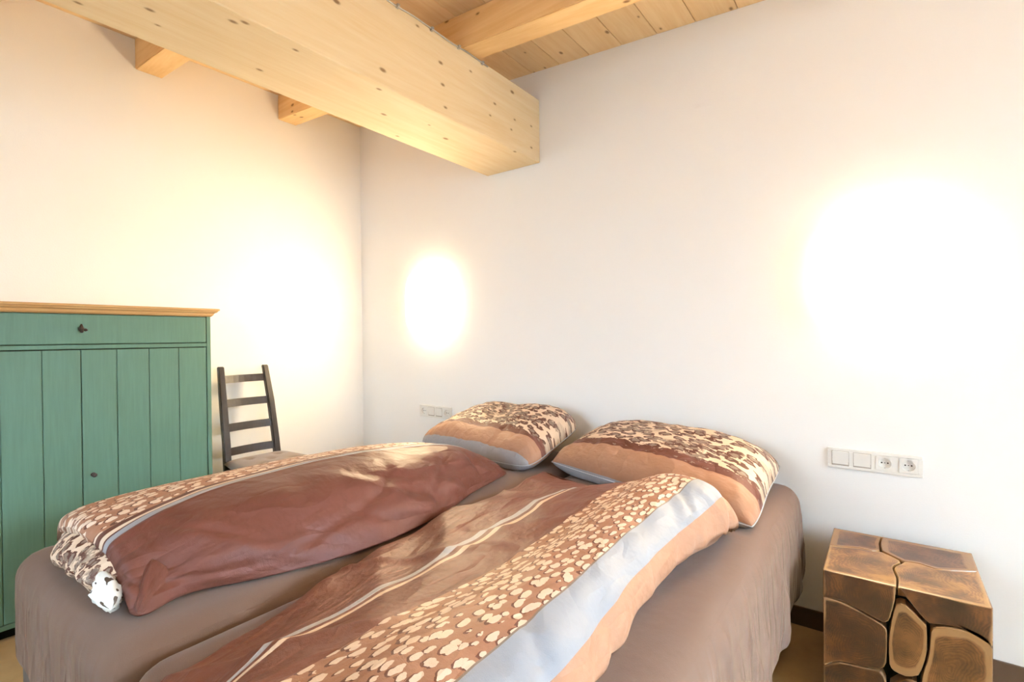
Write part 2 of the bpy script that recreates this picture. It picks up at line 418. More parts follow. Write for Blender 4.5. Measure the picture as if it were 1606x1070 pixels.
# ================================================================== GREEN CABINET
CX = .34; CY1 = -1.217; CYM = -1.754; CY0 = 2*CYM-CY1
cab = thing('cabinet', (.18, CYM, 0), 'tall green stained cabinet with plank doors and a pale wood cornice', 'cabinet')
bm = bmesh.new()
box(bm, (.012, CY0, .03), (CX, CY0+.020, 1.343), .002)
box(bm, (.012, CY1-.020, .03), (CX, CY1, 1.343), .002)
box(bm, (.012, CY0+.020, .045), (CX-.026, CY1-.020, .065))
box(bm, (.012, CY0+.020, 1.325), (CX-.026, CY1-.020, 1.343))
box(bm, (.012, CY0+.020, 1.185), (CX-.026, CY1-.020, 1.203))
link('carcass', bm, M_GREEN, cab)
link('back_panel', bx((.012, CY0+.020, .065), (.020, CY1-.020, 1.325)), M_GREEN, cab)
link('rail', bx((CX-.024, CY0+.020, 1.185), (CX-.001, CY1-.020, 1.204), .002), M_GREEN, cab)
link('bottom_rail', bx((CX-.024, CY0+.020, .044), (CX, CY1-.020, .064), .003), M_GREEN, cab)
link('plinth', bx((.02, CY0+.01, 0), (CX-.035, CY1-.01, .044)), M_GAP, cab)
# inner dark lining behind the joints
link('lining', bx((CX-.030, CY0+.021, .066), (CX-.0265, CY1-.021, 1.324)), M_GAP, cab)
prof = [(.0, 1.343), (CX+.002, 1.343), (CX+.010, 1.350), (CX+.014, 1.360), (CX+.024, 1.365), (CX+.028, 1.372), (CX+.033, 1.374), (CX+.034, 1.382), (CX+.030, 1.384), (.0, 1.384)]
# cornice with a mitred return on both ends: rings along y
bm = bmesh.new(); rings = []
def corn_ring(yy, sgn):
    r = []
    for x, z in prof:
        over = max(0, x-CX); r.append(bm.verts.new((x+.008 if x == 0 else x, yy+sgn*over, z)))
    return r
A = corn_ring(CY0, -1); B = corn_ring(CY1, 1); n = len(prof)
# push the back corners out too so that the ends are moulded
for i in range(n): bm.faces.new((A[i], A[(i+1) % n], B[(i+1) % n], B[i]))
bm.faces.new(A[::-1]); bm.faces.new(B); bmesh.ops.recalc_face_normals(bm, faces=bm.faces)
link('cornice', bm, M_CORNICE, cab)
# drawer
g = .003
dr = link('drawer', bx((CX-.022, CY0+.020+g, 1.207), (CX, CY1-.020-g, 1.340), .003), M_GREEN, cab)
def knob(parent, y, z, s=1.0, key=False):
    bm = bmesh.new()
    tube(bm, [(CX, y, z), (CX+.004*s, y, z), (CX+.006*s, y, z), (CX+.014*s, y, z), (CX+.018*s, y, z), (CX+.024*s, y, z), (CX+.027*s, y, z)],
         [.009*s, .009*s, .0045*s, .0045*s, .009*s, .009*s, .004*s], 12)
    if key:
        tube(bm, [(CX+.020, y-.001, z+.022), (CX+.020, y-.001, z+.010), (CX+.020, y, z-.012), (CX+.020, y, z-.017)], [.003, .007, .007, .004], 8)
        tube(bm, [(CX+.020, y+.003, z-.002), (CX+.021, y+.014, z-.004), (CX+.021, y+.020, z-.005)], [.004, .007, .003], 8)
    o = link('knob', bm, M_IRON, parent, smooth=True); o['label'] = 'dark iron knob'
knob(dr, CYM, 1.274, 1.0, True)
# doors made of four upright boards each
for side in (0, 1):
    ya, yb = ((CY0+.020+g, CYM-.0015) if side == 0 else (CYM+.0015, CY1-.020-g))
    door = link('door', bx((CX-.022, ya, .067), (CX-.010, yb, 1.181)), M_GREEN, cab)
    bw = (yb-ya)/4
    for k in range(4):
        p = link('plank', bx((CX-.010, ya+bw*k+(.0012 if k else 0), .067), (CX-.002, ya+bw*(k+1)-(.0012 if k < 3 else 0), 1.181), .0022), M_GREEN, door)
    if side: knob(door, CYM+.036, .617, 1.05)

# ================================================================== CHAIR
ch = thing('dining_chair', (.36, -.95, 0), 'black-brown ladder-back chair standing against the left wall beside the green cabinet', 'chair')
def post(yt, yb, name):
    # leans back: foot at x .18, seat .235, top .10
    path = [(.170, yb, 0), (.215, yb, .25), (.232, yb, .46), (.205, (yb+yt)/2*.5+yb*.5, .62), (.155, (yb+yt)/2, .85), (.095, yt, 1.062)]
    bm = bmesh.new(); rings = []
    hw, hd = .0185, .016
    for i, (x, y, z) in enumerate(path):
        k = 1.0 if i not in (0, len(path)-1) else .86
        rings.append([bm.verts.new((x+a*hd*k, y+b*hw*k, z)) for a, b in ((-1, -1), (1, -1), (1, 1), (-1, 1))])
    for i in range(len(rings)-1):
        for j in range(4): bm.faces.new((rings[i][j], rings[i][(j+1) % 4], rings[i+1][(j+1) % 4], rings[i+1][j]))
    bm.faces.new(rings[0][::-1]); bm.faces.new(rings[-1])
    bmesh.ops.recalc_face_normals(bm, faces=bm.faces)
    bmesh.ops.bevel(bm, geom=list(bm.edges), offset=.004, segments=2, affect='EDGES')
    return link(name, bm, M_CHAIR, ch)
YL, YR = -1.066, -.806          # post centres at the top
YLb, YRb = -1.094, -.800        # at the seat
post(YL, YLb, 'back_post'); post(YR, YRb, 'back_post')
def post_x(z):
    P = [(0, .170), (.25, .215), (.46, .232), (.62, .205), (.85, .155), (1.062, .095)]
    for (a, b), (c, d) in zip(P, P[1:]):
        if z <= c: return b+(d-b)*(z-a)/(c-a)
    return .095
for zc in (.987, .850, .712, .578):
    t_ = (zc-.46)/.6; ya = YLb+(YL-YLb)*t_; yb = YRb+(YR-YRb)*t_
    rows = []
    h = .0215
    pts = []
    bm = bmesh.new(); secs = []
    for i in range(9):
        f = i/8; y = ya+(yb-ya)*f; bow = -.016*math.sin(math.pi*f)
        xb, xt = post_x(zc-h)+bow, post_x(zc+h)+bow
        secs.append([bm.verts.new(p) for p in ((xb-.006, y, zc-h), (xb+.006, y, zc-h), (xt+.006, y, zc+h), (xt-.006, y, zc+h))])
    for i in range(8):
        for j in range(4): bm.faces.new((secs[i][j], secs[i][(j+1) % 4], secs[i+1][(j+1) % 4], secs[i+1][j]))
    bm.faces.new(secs[0][::-1]); bm.faces.new(secs[-1]); bmesh.ops.recalc_face_normals(bm, faces=bm.faces)
    link('back_slat', bm, M_CHAIR, ch)
# seat (wider at the front), frame and front legs
fy0, fy1 = -1.165, -.730
link('seat', hexa([(.215, -1.110, .465), (.62, fy0, .465), (.62, fy1, .465), (.215, -.785, .465), (.215, -1.110, .488), (.62, fy0, .488), (.62, fy1, .488), (.215, -.785, .488)], .005), M_CHAIR, ch)
for yy in (fy0+.02, fy1-.02):
    link('front_leg', bx((.575, yy-.019, 0), (.613, yy+.019, .455), .004), M_CHAIR, ch)
link('apron', bx((.582, fy0+.04, .395), (.602, fy1-.04, .455), .003), M_CHAIR, ch)
for s_ in (0, 1):
    a = (YLb, fy0+.02) if s_ == 0 else (YRb, fy1-.02)
    link('side_rail', hexa([(.22, a[0]-.010, .395), (.60, a[1]-.010, .395), (.60, a[1]+.010, .395), (.22, a[0]+.010, .395), (.22, a[0]-.010, .455), (.60, a[1]-.010, .455), (.60, a[1]+.010, .455), (.22, a[0]+.010, .455)]), M_CHAIR, ch)
    link('stretcher', hexa([(.20, a[0]-.008, .17), (.60, a[1]-.008, .17), (.60, a[1]+.008, .17), (.20, a[0]+.008, .17), (.20, a[0]-.008, .20), (.60, a[1]-.008, .20), (.60, a[1]+.008, .20), (.20, a[0]+.008, .20)]), M_CHAIR, ch)
# tufted cushion
rows, uvs = [], []
N = 34
tufts = [(a, b) for a in (-.45, .45) for b in (-.45, .45)]+[(0, 0)]
def cush(a, b, top):
    x = .435+.19*a; wy = (.170+.035*(a+1)/2); y = -.9475+wy*b
    e = max(0, 1-abs(a)**6)**.5*max(0, 1-abs(b)**6)**.5
    t_ = .030*e+.006
    d = sum(.016*math.exp(-((a-p)**2+(b-q)**2)/.018) for p, q in tufts)
    return (x, y, .518+(t_-d*e if top else -(.026*e)))
for top in (1, 0):
    for i in range(N+1):
        rows.append([cush(-1+2*i/N, -1+2*j/N, top) for j in range(N+1)]); uvs.append([(i/N, j/N) for j in range(N+1)])
bm = bmesh.new()
V = [[bm.verts.new(p) for p in r] for r in rows]
for base_, flip in ((0, 0), (N+1, 1)):
    for i in range(N):
        for j in range(N):
            q = [V[base_+i][j], V[base_+i+1][j], V[base_+i+1][j+1], V[base_+i][j+1]]
            bm.faces.new(q[::-1] if flip else q)
def rim(k): return [V[k][j] for j in range(N+1)]+[V[k+i][N] for i in range(1, N+1)]+[V[k+N][j] for j in range(N-1, -1, -1)]+[V[k+i][0] for i in range(N-1, 0, -1)]
ra, rb = rim(0), rim(N+1)
for i in range(len(ra)): bm.faces.new((ra[i], rb[i], rb[(i+1) % len(ra)], ra[(i+1) % len(ra)]))
bmesh.ops.recalc_face_normals(bm, faces=bm.faces)
o = link('seat_cushion', bm, M_CUSHION, smooth=True); tag(o, 'taupe tufted cushion lying on the ladder-back chair', 'cushion')

# ================================================================== BED
BZ = .605
bed = thing('bed', (2.04, -1.08, 0), 'wide double box-spring bed with taupe fitted sheets on two mattresses', 'bed')
def puffbox(x0, x1, y0, y1, z0, z1, r, nx=26, ny=54, nzz=12, wr=.0, seed=0, sag=None):
    """box with generously rounded edges, subdivided so it can be creased"""
    bm = bmesh.new(); c = Vector(((x0+x1)/2, (y0+y1)/2, (z0+z1)/2)); h = Vector(((x1-x0)/2, (y1-y0)/2, (z1-z0)/2))
    def face(fix, sgn, ua, va, nu, nv):
        g = []
        for i in range(nu+1):
            row = []
            for j in range(nv+1):
                p = Vector((0, 0, 0)); p[fix] = sgn*h[fix]; p[ua] = h[ua]*math.sin((i/nu-.5)*math.pi*.999)*.35+h[ua]*(2*i/nu-1)*.65 ; p[va] = h[va]*(2*j/nv-1)
                if i in (0, nu): p[ua] = h[ua]*(1 if i else -1)
                row.append(bm.verts.new(p))
            g.append(row)
        for i in range(nu):
            for j in range(nv): bm.faces.new((g[i][j], g[i+1][j], g[i+1][j+1], g[i][j+1]))
    face(2, 1, 0, 1, nx, ny); face(2, -1, 0, 1, nx, ny)
    face(0, 1, 1, 2, ny, nzz); face(0, -1, 1, 2, ny, nzz); face(1, 1, 0, 2, nx, nzz); face(1, -1, 0, 2, nx, nzz)
    bmesh.ops.remove_doubles(bm, verts=bm.verts, dist=.002)
    for v in bm.verts:
        q = Vector([max(-(h[i]-r), min(h[i]-r, v.co[i])) for i in range(3)]); d = v.co-q
        if d.length > 1e-6: v.co = q+d.normalized()*min(r, d.length if d.length < r else r)
        nrm = d.normalized() if d.length > 1e-6 else Vector((0, 0, 1))
        v.co += c
        if sag: sag(v, nrm)
    bmesh.ops.recalc_face_normals(bm, faces=bm.faces)
    return bm
BXL, BXM, BXR, BYF, BYB = 1.140, 2.040, 2.935, -2.105, -.035
for x0, x1 in ((BXL+.004, BXM-.004), (BXM+.004, BXR-.03)):
    link('box_base', puffbox(x0, x1, BYF+.02, BYB-.01, .075, .335, .025), M_BASE, bed, smooth=True)
    for fx in (x0+.08, x1-.08):
        for fy in (BYF+.12, BYB-.12):
            link('foot', tube(bmesh.new(), [(fx, fy, 0), (fx, fy, .076)], [.022, .028], 12), M_BASE, bed, smooth=True)
def wr_left(v, n):
    p = v.co
    if n.z < .6:
        if n.x < -.3: v.co.x += .30*max(0., .47-p.z)
        k = max(0, min(1, (.60-p.z)/.25)); v.co += n*(.010*nz(p.x*6, p.y*6, p.z*3)*k)
def wr_right(v, n):
    p = v.co
    if n.x > .5:     # loose sheet hanging down the right flank, with slanting creases
        k = max(0, min(1, (.57-p.z)/.2))
        q = p.y*1.0+p.z*.55
        v.co.x += k*(.014*ridge(q*7.5, p.z*1.2, 3.1)+.010*nz(p.y*3, p.z*2, 1.7)+.012+.014*max(0., 1-5*abs(nz(q*3.2, p.z*.9, 6.6)))**2)
        if p.z < .36: v.co.z += .055*nz(p.y*2.1, 4.)-.075*k*(1+.4*math.sin(p.y*2.4))
    elif n.y < -.5: v.co += n*.008*nz(p.x*6, p.z*5, 9.)
ml = link('mattress', puffbox(BXL, BXM-.010, BYF, BYB, .255, BZ, .072, 26, 60, 16, sag=wr_left), M_SHEET, bed, smooth=True)
ml['label'] = 'taupe sheeted mattress on the green cabinet side'
mr = link('mattress', puffbox(BXM+.002, BXR, BYF+.015, BYB, .235, BZ, .072, 26, 110, 30, sag=wr_right), M_SHEET, bed, smooth=True)
mr['label'] = 'taupe sheeted mattress on the wooden side table side, sheet hanging loose'

# ------------------------------------------------------------------ duvets
def sheet_surface(stations, nu, nv, wrinkle, ulist):
    """stations: list of (y list of control points (x,y,z)); ulist: u coordinate of each control point"""
    ns, nc = len(stations), len(stations[0]); rows, uvs = [], []
    for i in range(nv+1):
        t_ = i/nv*(ns-1)
        prof_ = [crom([st[k] for st in stations], t_) for k in range(nc)]
        row, ur = [], []
        for j in range(nu+1):
            s_ = j/nu*(nc-1); p = crom(prof_, s_); k = min(int(s_), nc-2); f = s_-k
            row.append(p); ur.append((ulist[k]+(ulist[k+1]-ulist[k])*f, p[1]))
        rows.append(row); uvs.append(ur)
    R_ = [[Vector(p) for p in r] for r in rows]
    out = []
    for i in range(nv+1):
        o_ = []
        for j in range(nu+1):
            du = R_[i][min(j+1, nu)]-R_[i][max(j-1, 0)]; dv = R_[min(i+1, nv)][j]-R_[max(i-1, 0)][j]
            n_ = du.cross(dv)
            if n_.length > 1e-9: n_.normalize()
            if n_.z < -.3: n_ = -n_
            o_.append(tuple(R_[i][j]+n_*wrinkle(R_[i][j], uvs[i][j], j/nu, i/nv)))
        out.append(o_)
    return out, uvs
B0 = BZ+.008
# right duvet: control points across = base left, roll, brown field, stripe, spot edge, crest, band edge, band edge, flank, base right
UR = [0, .06, .20, .385, .58, .72, .850, .930, 1.02, 1.10]
def st_right(y, xl, hl, xs_, hs, xp, hp, xc, hc, xb0, zb0, xb1, zb1, xf, zf, xe):
    return [(xl, y, B0), (xl+.010, y, B0+.016), (xl+.13, y, B0+hl*.8), (xs_, y, B0+hs), (xp, y, B0+hp), (xc, y, B0+hc), (xb0, y, B0+zb0), (xb1, y, B0+zb1), (xf, y, B0+zf), (xe, y, B0)]
def tilt(st, dy):     # head end runs slightly askew: shift y with x
    return [(x, y+dy*(x-2.0), z) for x, y, z in st]
RS = [
 st_right(-2.13, 2.24, .02, 2.42, .03, 2.53, .03, 2.66, .04, 2.72, .05, 2.79, .04, 2.82, .03, 2.81),
 st_right(-2.10, 2.23, .05, 2.42, .06, 2.53, .08, 2.66, .12, 2.74, .125, 2.81, .09, 2.85, .05, 2.82),
 st_right(-2.00, 2.205, .06, 2.39, .07, 2.53, .11, 2.66, .15, 2.755, .150, 2.825, .115, 2.852, .06, 2.80),
 st_right(-1.70, 2.125, .05, 2.365, .070, 2.545, .115, 2.66, .155, 2.755, .155, 2.822, .115, 2.846, .06, 2.785),
 st_right(-1.45, 2.075, .05, 2.345, .065, 2.545, .110, 2.65, .150, 2.740, .150, 2.795, .112, 2.812, .06, 2.755),
 st_right(-1.22, 2.05, .055, 2.340, .073, 2.545, .120, 2.65, .160, 2.740, .158, 2.800, .120, 2.816, .062, 2.755),
 st_right(-1.02, 2.045, .05, 2.320, .070, 2.545, .130, 2.66, .175, 2.755, .175, 2.820, .135, 2.845, .070, 2.780),
 tilt(st_right(-.84, 2.035, .045, 2.350, .065, 2.550, .130, 2.67, .180, 2.765, .182, 2.832, .145, 2.866, .075, 2.805), -.10),
 tilt(st_right(-.68, 2.020, .035, 2.370, .05, 2.560, .105, 2.67, .145, 2.765, .150, 2.825, .120, 2.860, .065, 2.815), -.22),
 tilt(st_right(-.58, 2.01, .015, 2.390, .025, 2.560, .050, 2.67, .065, 2.760, .070, 2.812, .055, 2.845, .03, 2.812), -.25),
 tilt(st_right(-.56, 2.01, .0, 2.390, .0, 2.560, .0, 2.67, .0, 2.755, .0, 2.805, .0, 2.835, .0, 2.808), -.25)]
def crease(x, y, z=0.): return max(0., 1-4.5*abs(nz(x, y, z)))**2
def wr_rd(p, uv, s_, t_):
    env = min(1, s_*9, (1-s_)*12, t_*10, (1-t_)*12)
    x, y = p.x, p.y
    a = .010*nz(x*3.2, y*2.3, .3)+.005*ridge(x*5+y*4.5, (x-y)*1.6, 2.2)
    if uv[0] < .62:
        k = min(1, (.62-uv[0])*8)
        a += k*(.010*ridge((x+y)*4.2, (x-y)*1.6, 5.5)+.011*crease(y*3.4-x*2.4, x*2.2+y*.8, 1.5)+.004*nz(x*14, y*9, 1.))
    if uv[0] > .78:
        k = min(1, (uv[0]-.78)*9)
        a += k*(.008*ridge(y*7.5+x*3, x*2.2, 7.7)-.012*crease(y*5.5+(x-p.z)*3.0, x*2.0, 3.7))
    return a*env
rows, uvs = sheet_surface(RS, 110, 190, wr_rd, UR)
rows = [[(x, y, max(z, BZ+.006)) for x, y, z in r] for r in rows]
BROWN2 = srgb(108, 62, 46)
bandsR = [(0, BROWN2), (.372, srgb(176, 172, 172)), (.398, BROWN2), (.412, CREAM), (.428, BROWN2), (.57, TAUPE), (.852, srgb(150, 152, 158)), (.93, TAN)]
M_DUVET_R = m_duvet('duvet_print_tan', bandsR, (.57, .852), 36)
bm = grid_mesh(rows, uvs)
dv = link('duvet', bm, M_DUVET_R, smooth=True)
tag(dv, 'nearer brown and tan duvet with pebble spots and a broad pale grey band', 'duvet')

# left duvet: folded lengthwise
UL = [0, .06, .14, .26, .36, .40, .52, .66, .76]
def st_left(y, x0, x1, z1, x2, z2, x3, z3, xr, zr, xs_, zs, xq, zq, xf, zf, xe, dy=0, z0=0):
    return [(x0, y, B0+z0), (x1, y+dy*.2, B0+z1), (x2, y+dy*.4, B0+z2), (x3, y+dy*.6, B0+z3), (xr, y+dy*.9, B0+zr), (xs_, y+dy, B0+zs), (xq, y+dy, B0+zq), (xf, y+dy, B0+zf), (xe, y+dy, B0)]
LS = [
 st_left(-2.050, 1.400, 1.39, .090, 1.46, .110, 1.54, .112, 1.66, .098, 1.70, .090, 1.77, .060, 1.83, .025, 1.87, .03, .062),
 st_left(-2.020, 1.345, 1.35, .112, 1.44, .130, 1.54, .136, 1.665, .128, 1.705, .122, 1.79, .095, 1.855, .050, 1.90, .02, .075),
 st_left(-1.90, 1.27, 1.275, .110, 1.39, .138, 1.53, .155, 1.66, .162, 1.70, .160, 1.81, .132, 1.875, .060, 1.875, 0, .05),
 st_left(-1.75, 1.23, 1.235, .095, 1.37, .142, 1.51, .166, 1.635, .180, 1.67, .178, 1.82, .155, 1.920, .075, 1.945, 0, .01),
 st_left(-1.55, 1.22, 1.222, .085, 1.36, .140, 1.50, .168, 1.620, .184, 1.65, .183, 1.83, .165, 1.955, .085, 2.005),
 st_left(-1.35, 1.23, 1.230, .085, 1.36, .142, 1.51, .170, 1.635, .186, 1.66, .185, 1.84, .162, 1.962, .085, 2.015),
 st_left(-1.12, 1.25, 1.25, .085, 1.38, .138, 1.53, .166, 1.67, .182, 1.70, .180, 1.85, .152, 1.940, .075, 1.980),
 st_left(-.93, 1.28, 1.28, .075, 1.42, .120, 1.57, .150, 1.72, .165, 1.75, .163, 1.84, .133, 1.895, .065, 1.920),
 st_left(-.78, 1.31, 1.31, .05, 1.45, .085, 1.60, .105, 1.74, .115, 1.77, .113, 1.83, .092, 1.868, .05, 1.893),
 st_left(-.66, 1.35, 1.35, .02, 1.48, .030, 1.62, .040, 1.76, .050, 1.78, .050, 1.825, .04, 1.855, .02, 1.870),
 st_left(-.63, 1.37, 1.37, .0, 1.50, .0, 1.64, .0, 1.77, .0, 1.79, .0, 1.825, .0, 1.850, .0, 1.860)]
def wr_ld(p, uv, s_, t_):
    env = min(1, s_*9, (1-s_)*12, t_*14, (1-t_)*10)
    x, y = p.x, p.y
    a = .008*nz(x*3.5, y*2.5, 8.3)+.004*ridge(x*6-y*3, y*2.5, 2.9)
    if uv[0] > .42: a += min(1, (uv[0]-.42)*8)*(.010*ridge(y*3.6+p.z*7, p.z*3.5-y*1.2, 4.4)+.005*nz(y*11, p.z*12, 2.)-.012*crease(y*2.6+p.z*5, p.z*6-y*2.2, 8.4)-.008*crease(p.z*9+y*1.5, y*2.0, 3.1))
    if uv[0] > .42 and y < -1.66: a += min(1, (-1.66-y)*5)*min(1, (uv[0]-.42)*6)*(.012*ridge(y*6+p.z*2.5, p.z*1.5, 6.4)-.026*crease(y*4.2+p.z*2.0, p.z*2, 2.6))
    return a*env
rows, uvs = sheet_surface(LS, 90, 190, wr_ld, UL)
rows = [[(x, y, max(z, BZ+.005)) for x, y, z in r] for r in rows]
bandsL = [(0, TAN), (.05, TAUPE), (.335, BROWN), (.358, CREAM), (.368, BROWN), (.378, GREYB), (.397, BROWN)]
M_DUVET_L = m_duvet('duvet_print_brown', bandsL, (.06, .335), 38)
dl = thing('duvet', (1.6, -1.3, B0), 'farther dark brown satin duvet folded lengthwise, pebble spots on top', 'duvet')
link('cover', grid_mesh(rows, uvs), M_DUVET_L, dl, smooth=True)
# animal-print underside bulging out at the foot
def lump(fn, nu=60, nv=30):
    rows, uvs = [], []
    for i in range(nv+1):
        r, q = [], []
        for j in range(nu+1):
            p = fn(j/nu, i/nv); r.append(p); q.append((j/nu*.55, i/nv*.22))
        rows.append(r); uvs.append(q)
    return grid_mesh(rows, uvs, False)
def lining(s_, t_):
    x = 1.325+.49*s_; end = math.sin(math.pi*min(1, max(0, s_*.94+.03)))**.28
    a = math.pi*(t_*1.05-.03)
    yb = -1.955-.055*s_*(1-s_)
    R_ = .100*end+.010*nz(s_*9, t_*4, 3.3)+.012*ridge(s_*5+t_*2, t_*2.5, 5.)
    y = yb-R_*math.sin(a)*(1.0+.15*nz(s_*4, 2.)); z = B0+.060*end+.062*end*math.cos(a)-.02*s_*end
    return (x, y, max(z+.010*nz(s_*8, t_*6, 1.1)*math.sin(a), BZ+.004))
lp = link('folded_underside', lump(lining), m_leopard('animal_print_lining', 42), dl, smooth=True)
lp['label'] = 'animal-print underside rolled out at the foot end'
def tip(s_, t_):
    ang = 2*math.pi*s_; r = .023*math.sin(math.pi*min(1, .12+t_*.88))**.5*(1+.45*nz(math.cos(ang)*2.2, math.sin(ang)*2.2, t_*5)+.2*math.cos(3*ang+5*t_))
    return (1.735+.110*t_+r*math.cos(ang)*.8, -2.030-.018*t_+r*math.cos(ang)*1.0, max(B0+.050-.036*t_+r*math.sin(ang), BZ+.004))
def m_white_print():
    m = Mat('white_print_corner', .6, .3); uv = m.coord('UV')
    m.color(m.mix(m.math('GREATER_THAN', m.noise(uv, 16, 2), .60), srgb(226, 224, 216), srgb(74, 58, 44))); return m.m
o = link('twisted_corner', lump(tip, 28, 14), m_white_print(), dl, smooth=True); o['label'] = 'white twisted corner of the cover'
def corner(s_, t_):
    ang = 2*math.pi*s_; r = (.042*(1-t_)**.8+.010)*(1+.22*nz(math.cos(ang)*1.5, math.sin(ang)*1.5, t_*2+5))*(1 if t_ < .97 else .2)*min(1, .15+t_*5)
    return (1.795+.100*t_+r*.75*math.cos(ang), -1.930-.085*t_+r*.45*math.cos(ang+.9), max(B0+.050*(1-t_)+.010+r*math.sin(ang)*.75, BZ+.004))
m = Mat('brown_satin', .5, .22); m.color(BROWN); cloth_finish(m, m.coord('UV'))
o = link('drooping_corner', lump(corner, 30, 18), m.m, dl, smooth=True); o['label'] = 'dark brown drooping corner of the cover'

# ------------------------------------------------------------------ pillows
def pillow(name, c, h, mat, label, rest, seed, lift, dent=None, rnd=.05):
    """c: corners FL, FR, BR, BL; closed soft shape with pinched corners"""
    c = [Vector(p) for p in c]; n = 60
    def P(a, b, top):
        s_, t_ = (a+1)/2, (b+1)/2
        p = c[0]*(1-s_)*(1-t_)+c[1]*s_*(1-t_)+c[2]*s_*t_+c[3]*(1-s_)*t_
        mid = (c[0]+c[1]+c[2]+c[3])/4
        p = p+(mid-p)*(rnd*(a*a*b*b)**2)
        pull = .045*((1-a*a)*abs(b)**3+(1-b*b)*abs(a)**3)     # edges drawn in between the corners
        p = p+(mid-p)*pull
        e = (max(0, 1-abs(a)**2.8)*max(0, 1-abs(b)**2.8))**.47
        tz = h*e
        w_ = .010*nz(a*2.2+seed, b*2.2)+.006*ridge(a*5+b*2+seed, b*3)
        edge = max(abs(a), abs(b))
        cre = .010*ridge(a*9+seed, 2.)*max(0, 1-abs(b+.75)*2.2)+.008*ridge(b*8+seed, 4.)*max(0, 1-abs(a-.85)*3)
        z = p.z+lift(a, b)*e
        if top: q = Vector((p.x, p.y, z+tz*.72+(w_+cre)*min(1, e*2)))
        else: q = Vector((p.x, p.y, z-tz*.40))
        if dent: q.z -= dent(a, b)*e if top else 0
        q.z = max(q.z, rest(q.x, q.y)+(.0 if not top else .004))
        return q
    bm = bmesh.new(); uvl = bm.loops.layers.uv.new('UVMap'); uvof = {}
    G = {}
    ts = [math.sin((i/n-.5)*math.pi)*.45+(2*i/n-1)*.55 for i in range(n+1)]; ts[0] = -1; ts[-1] = 1
    for top in (1, 0):
        for i in range(n+1):
            for j in range(n+1):
                if not top and (i in (0, n) or j in (0, n)): G[0, i, j] = G[1, i, j]; continue
                v_ = bm.verts.new(P(ts[i], ts[j], top)); G[top, i, j] = v_; uvof[v_] = ((ts[i]+1)*.40, (ts[j]+1)/2 if top else -.02)
        for i in range(n):
            for j in range(n):
                q = [G[top, i, j], G[top, i+1, j], G[top, i+1, j+1], G[top, i, j+1]]
                bm.faces.new(q if top else q[::-1])
    for f in bm.faces:
        for l in f.loops: l[uvl].uv = uvof[l.vert]
    o = thing(name, ((c[0].x+c[2].x)/2, (c[0].y+c[2].y)/2, BZ), label, 'pillow')
    link('pillowcase', bm, mat, o, smooth=True)
    # piping round the seam
    pp = [G_ for G_ in [P(ts[i], -1, 1) for i in range(n+1)]+[P(1, ts[j], 1) for j in range(1, n+1)]+[P(ts[i], 1, 1) for i in range(n-1, -1, -1)]+[P(-1, ts[j], 1) for j in range(n-1, -1, -1)]]
    link('piping', tube(bmesh.new(), [p+Vector((0, 0, .001)) for p in pp], .0022, 6), M_PIPING, o, smooth=True)
    return o
M_PIPING = m_cloth('pale_piping', srgb(170, 172, 178), 300)
def rest_right(x, y):
    return BZ+.006
pillow('pillow', [(1.975, -.480, .650), (2.905, -.740, .622), (2.885, -.085, .680), (2.035, -.07, .70)], .185,
       m_pillow('pillow_print_tan', .0, .20, .29), 'nearer animal-print pillow with a tan border, above the spotted tan duvet',
       rest_right, 3.3, lambda a, b: .035*(b+.2))
pillow('pillow', [(1.10, -.50, .64), (1.965, -.600, .630), (1.985, -.11, .770), (1.23, -.07, .73)], .175,
       m_pillow('pillow_print_grey', .045, .22, .29), 'farther animal-print pillow with tan and grey borders, beneath the left wall lamp',
       rest_right, 9.1, lambda a, b: .030*(b+.3), dent=lambda a, b: .030*math.exp(-((a+.05)**2/.05+(b-.3)**2/.5)), rnd=.13)

# ================================================================== TEAK ROOT SIDE TABLE
NX0, NX1, NY0, NY1, NZ = 3.050, 3.452, -.499, -.064, .455
def m_teak(name, a, b, sap, sap0=.9):
    m = Mat(name, .3, .45); rad = m.n('SeparateXYZ', Vector=m.coord('UV')).outputs[0]; c = m.coord()
    rnd = m.n('ObjectInfo').outputs['Random']
    off = m.n('VectorMath', _operation='ADD', i0=c, i1=m.n('CombineXYZ', X=m.math('MULTIPLY', rnd, 9.), Y=m.math('MULTIPLY', rnd, 5.), Z=0.0).outputs[0]).outputs[0]
    w1 = m.math('MULTIPLY', m.math('SUBTRACT', m.noise(off, 8, 3), .5), .9)
    w2 = m.math('MULTIPLY', m.math('SUBTRACT', m.noise(off, 50, 4, .65), .5), .10)
    rr = m.math('ADD', m.math('ADD', rad, w1), w2)
    fine = m.math('ABSOLUTE', m.math('SUBTRACT', m.math('FRACT', m.math('MULTIPLY', rr, 13.)), .5))
    broad = m.noise(off, 11, 5, .62)
    f = m.math('ADD', m.math('MULTIPLY', fine, .22), m.math('MULTIPLY', broad, 1.05))
    col = m.ramp(f, [(.42, tuple(x*.38 for x in a[:3])+(1,)), (.57, a), (.72, b)])
    heart = m.n('MapRange', Value=m.math('ADD', rad, w1), i1=.62, i2=.50).outputs[0]
    col = m.mix(m.math('MULTIPLY', heart, .35), col, tuple(x*.5 for x in a[:3])+(1,))
    scr = m.math('GREATER_THAN', m.noise(m.mapping(off, (1, 1, 6)), 34, 5, .8), .665)
    col = m.mix(m.math('MULTIPLY', scr, .30), col, sap)
    sp = m.n('MapRange', Value=m.math('ADD', rad, m.math('MULTIPLY', w1, .25)), i1=sap0, i2=sap0+.06).outputs[0]
    col = m.mix(m.math('MULTIPLY', sp, .75), col, sap)
    m.color(col); m.bump(m.math('ADD', fine, scr), .06, .003); return m.m
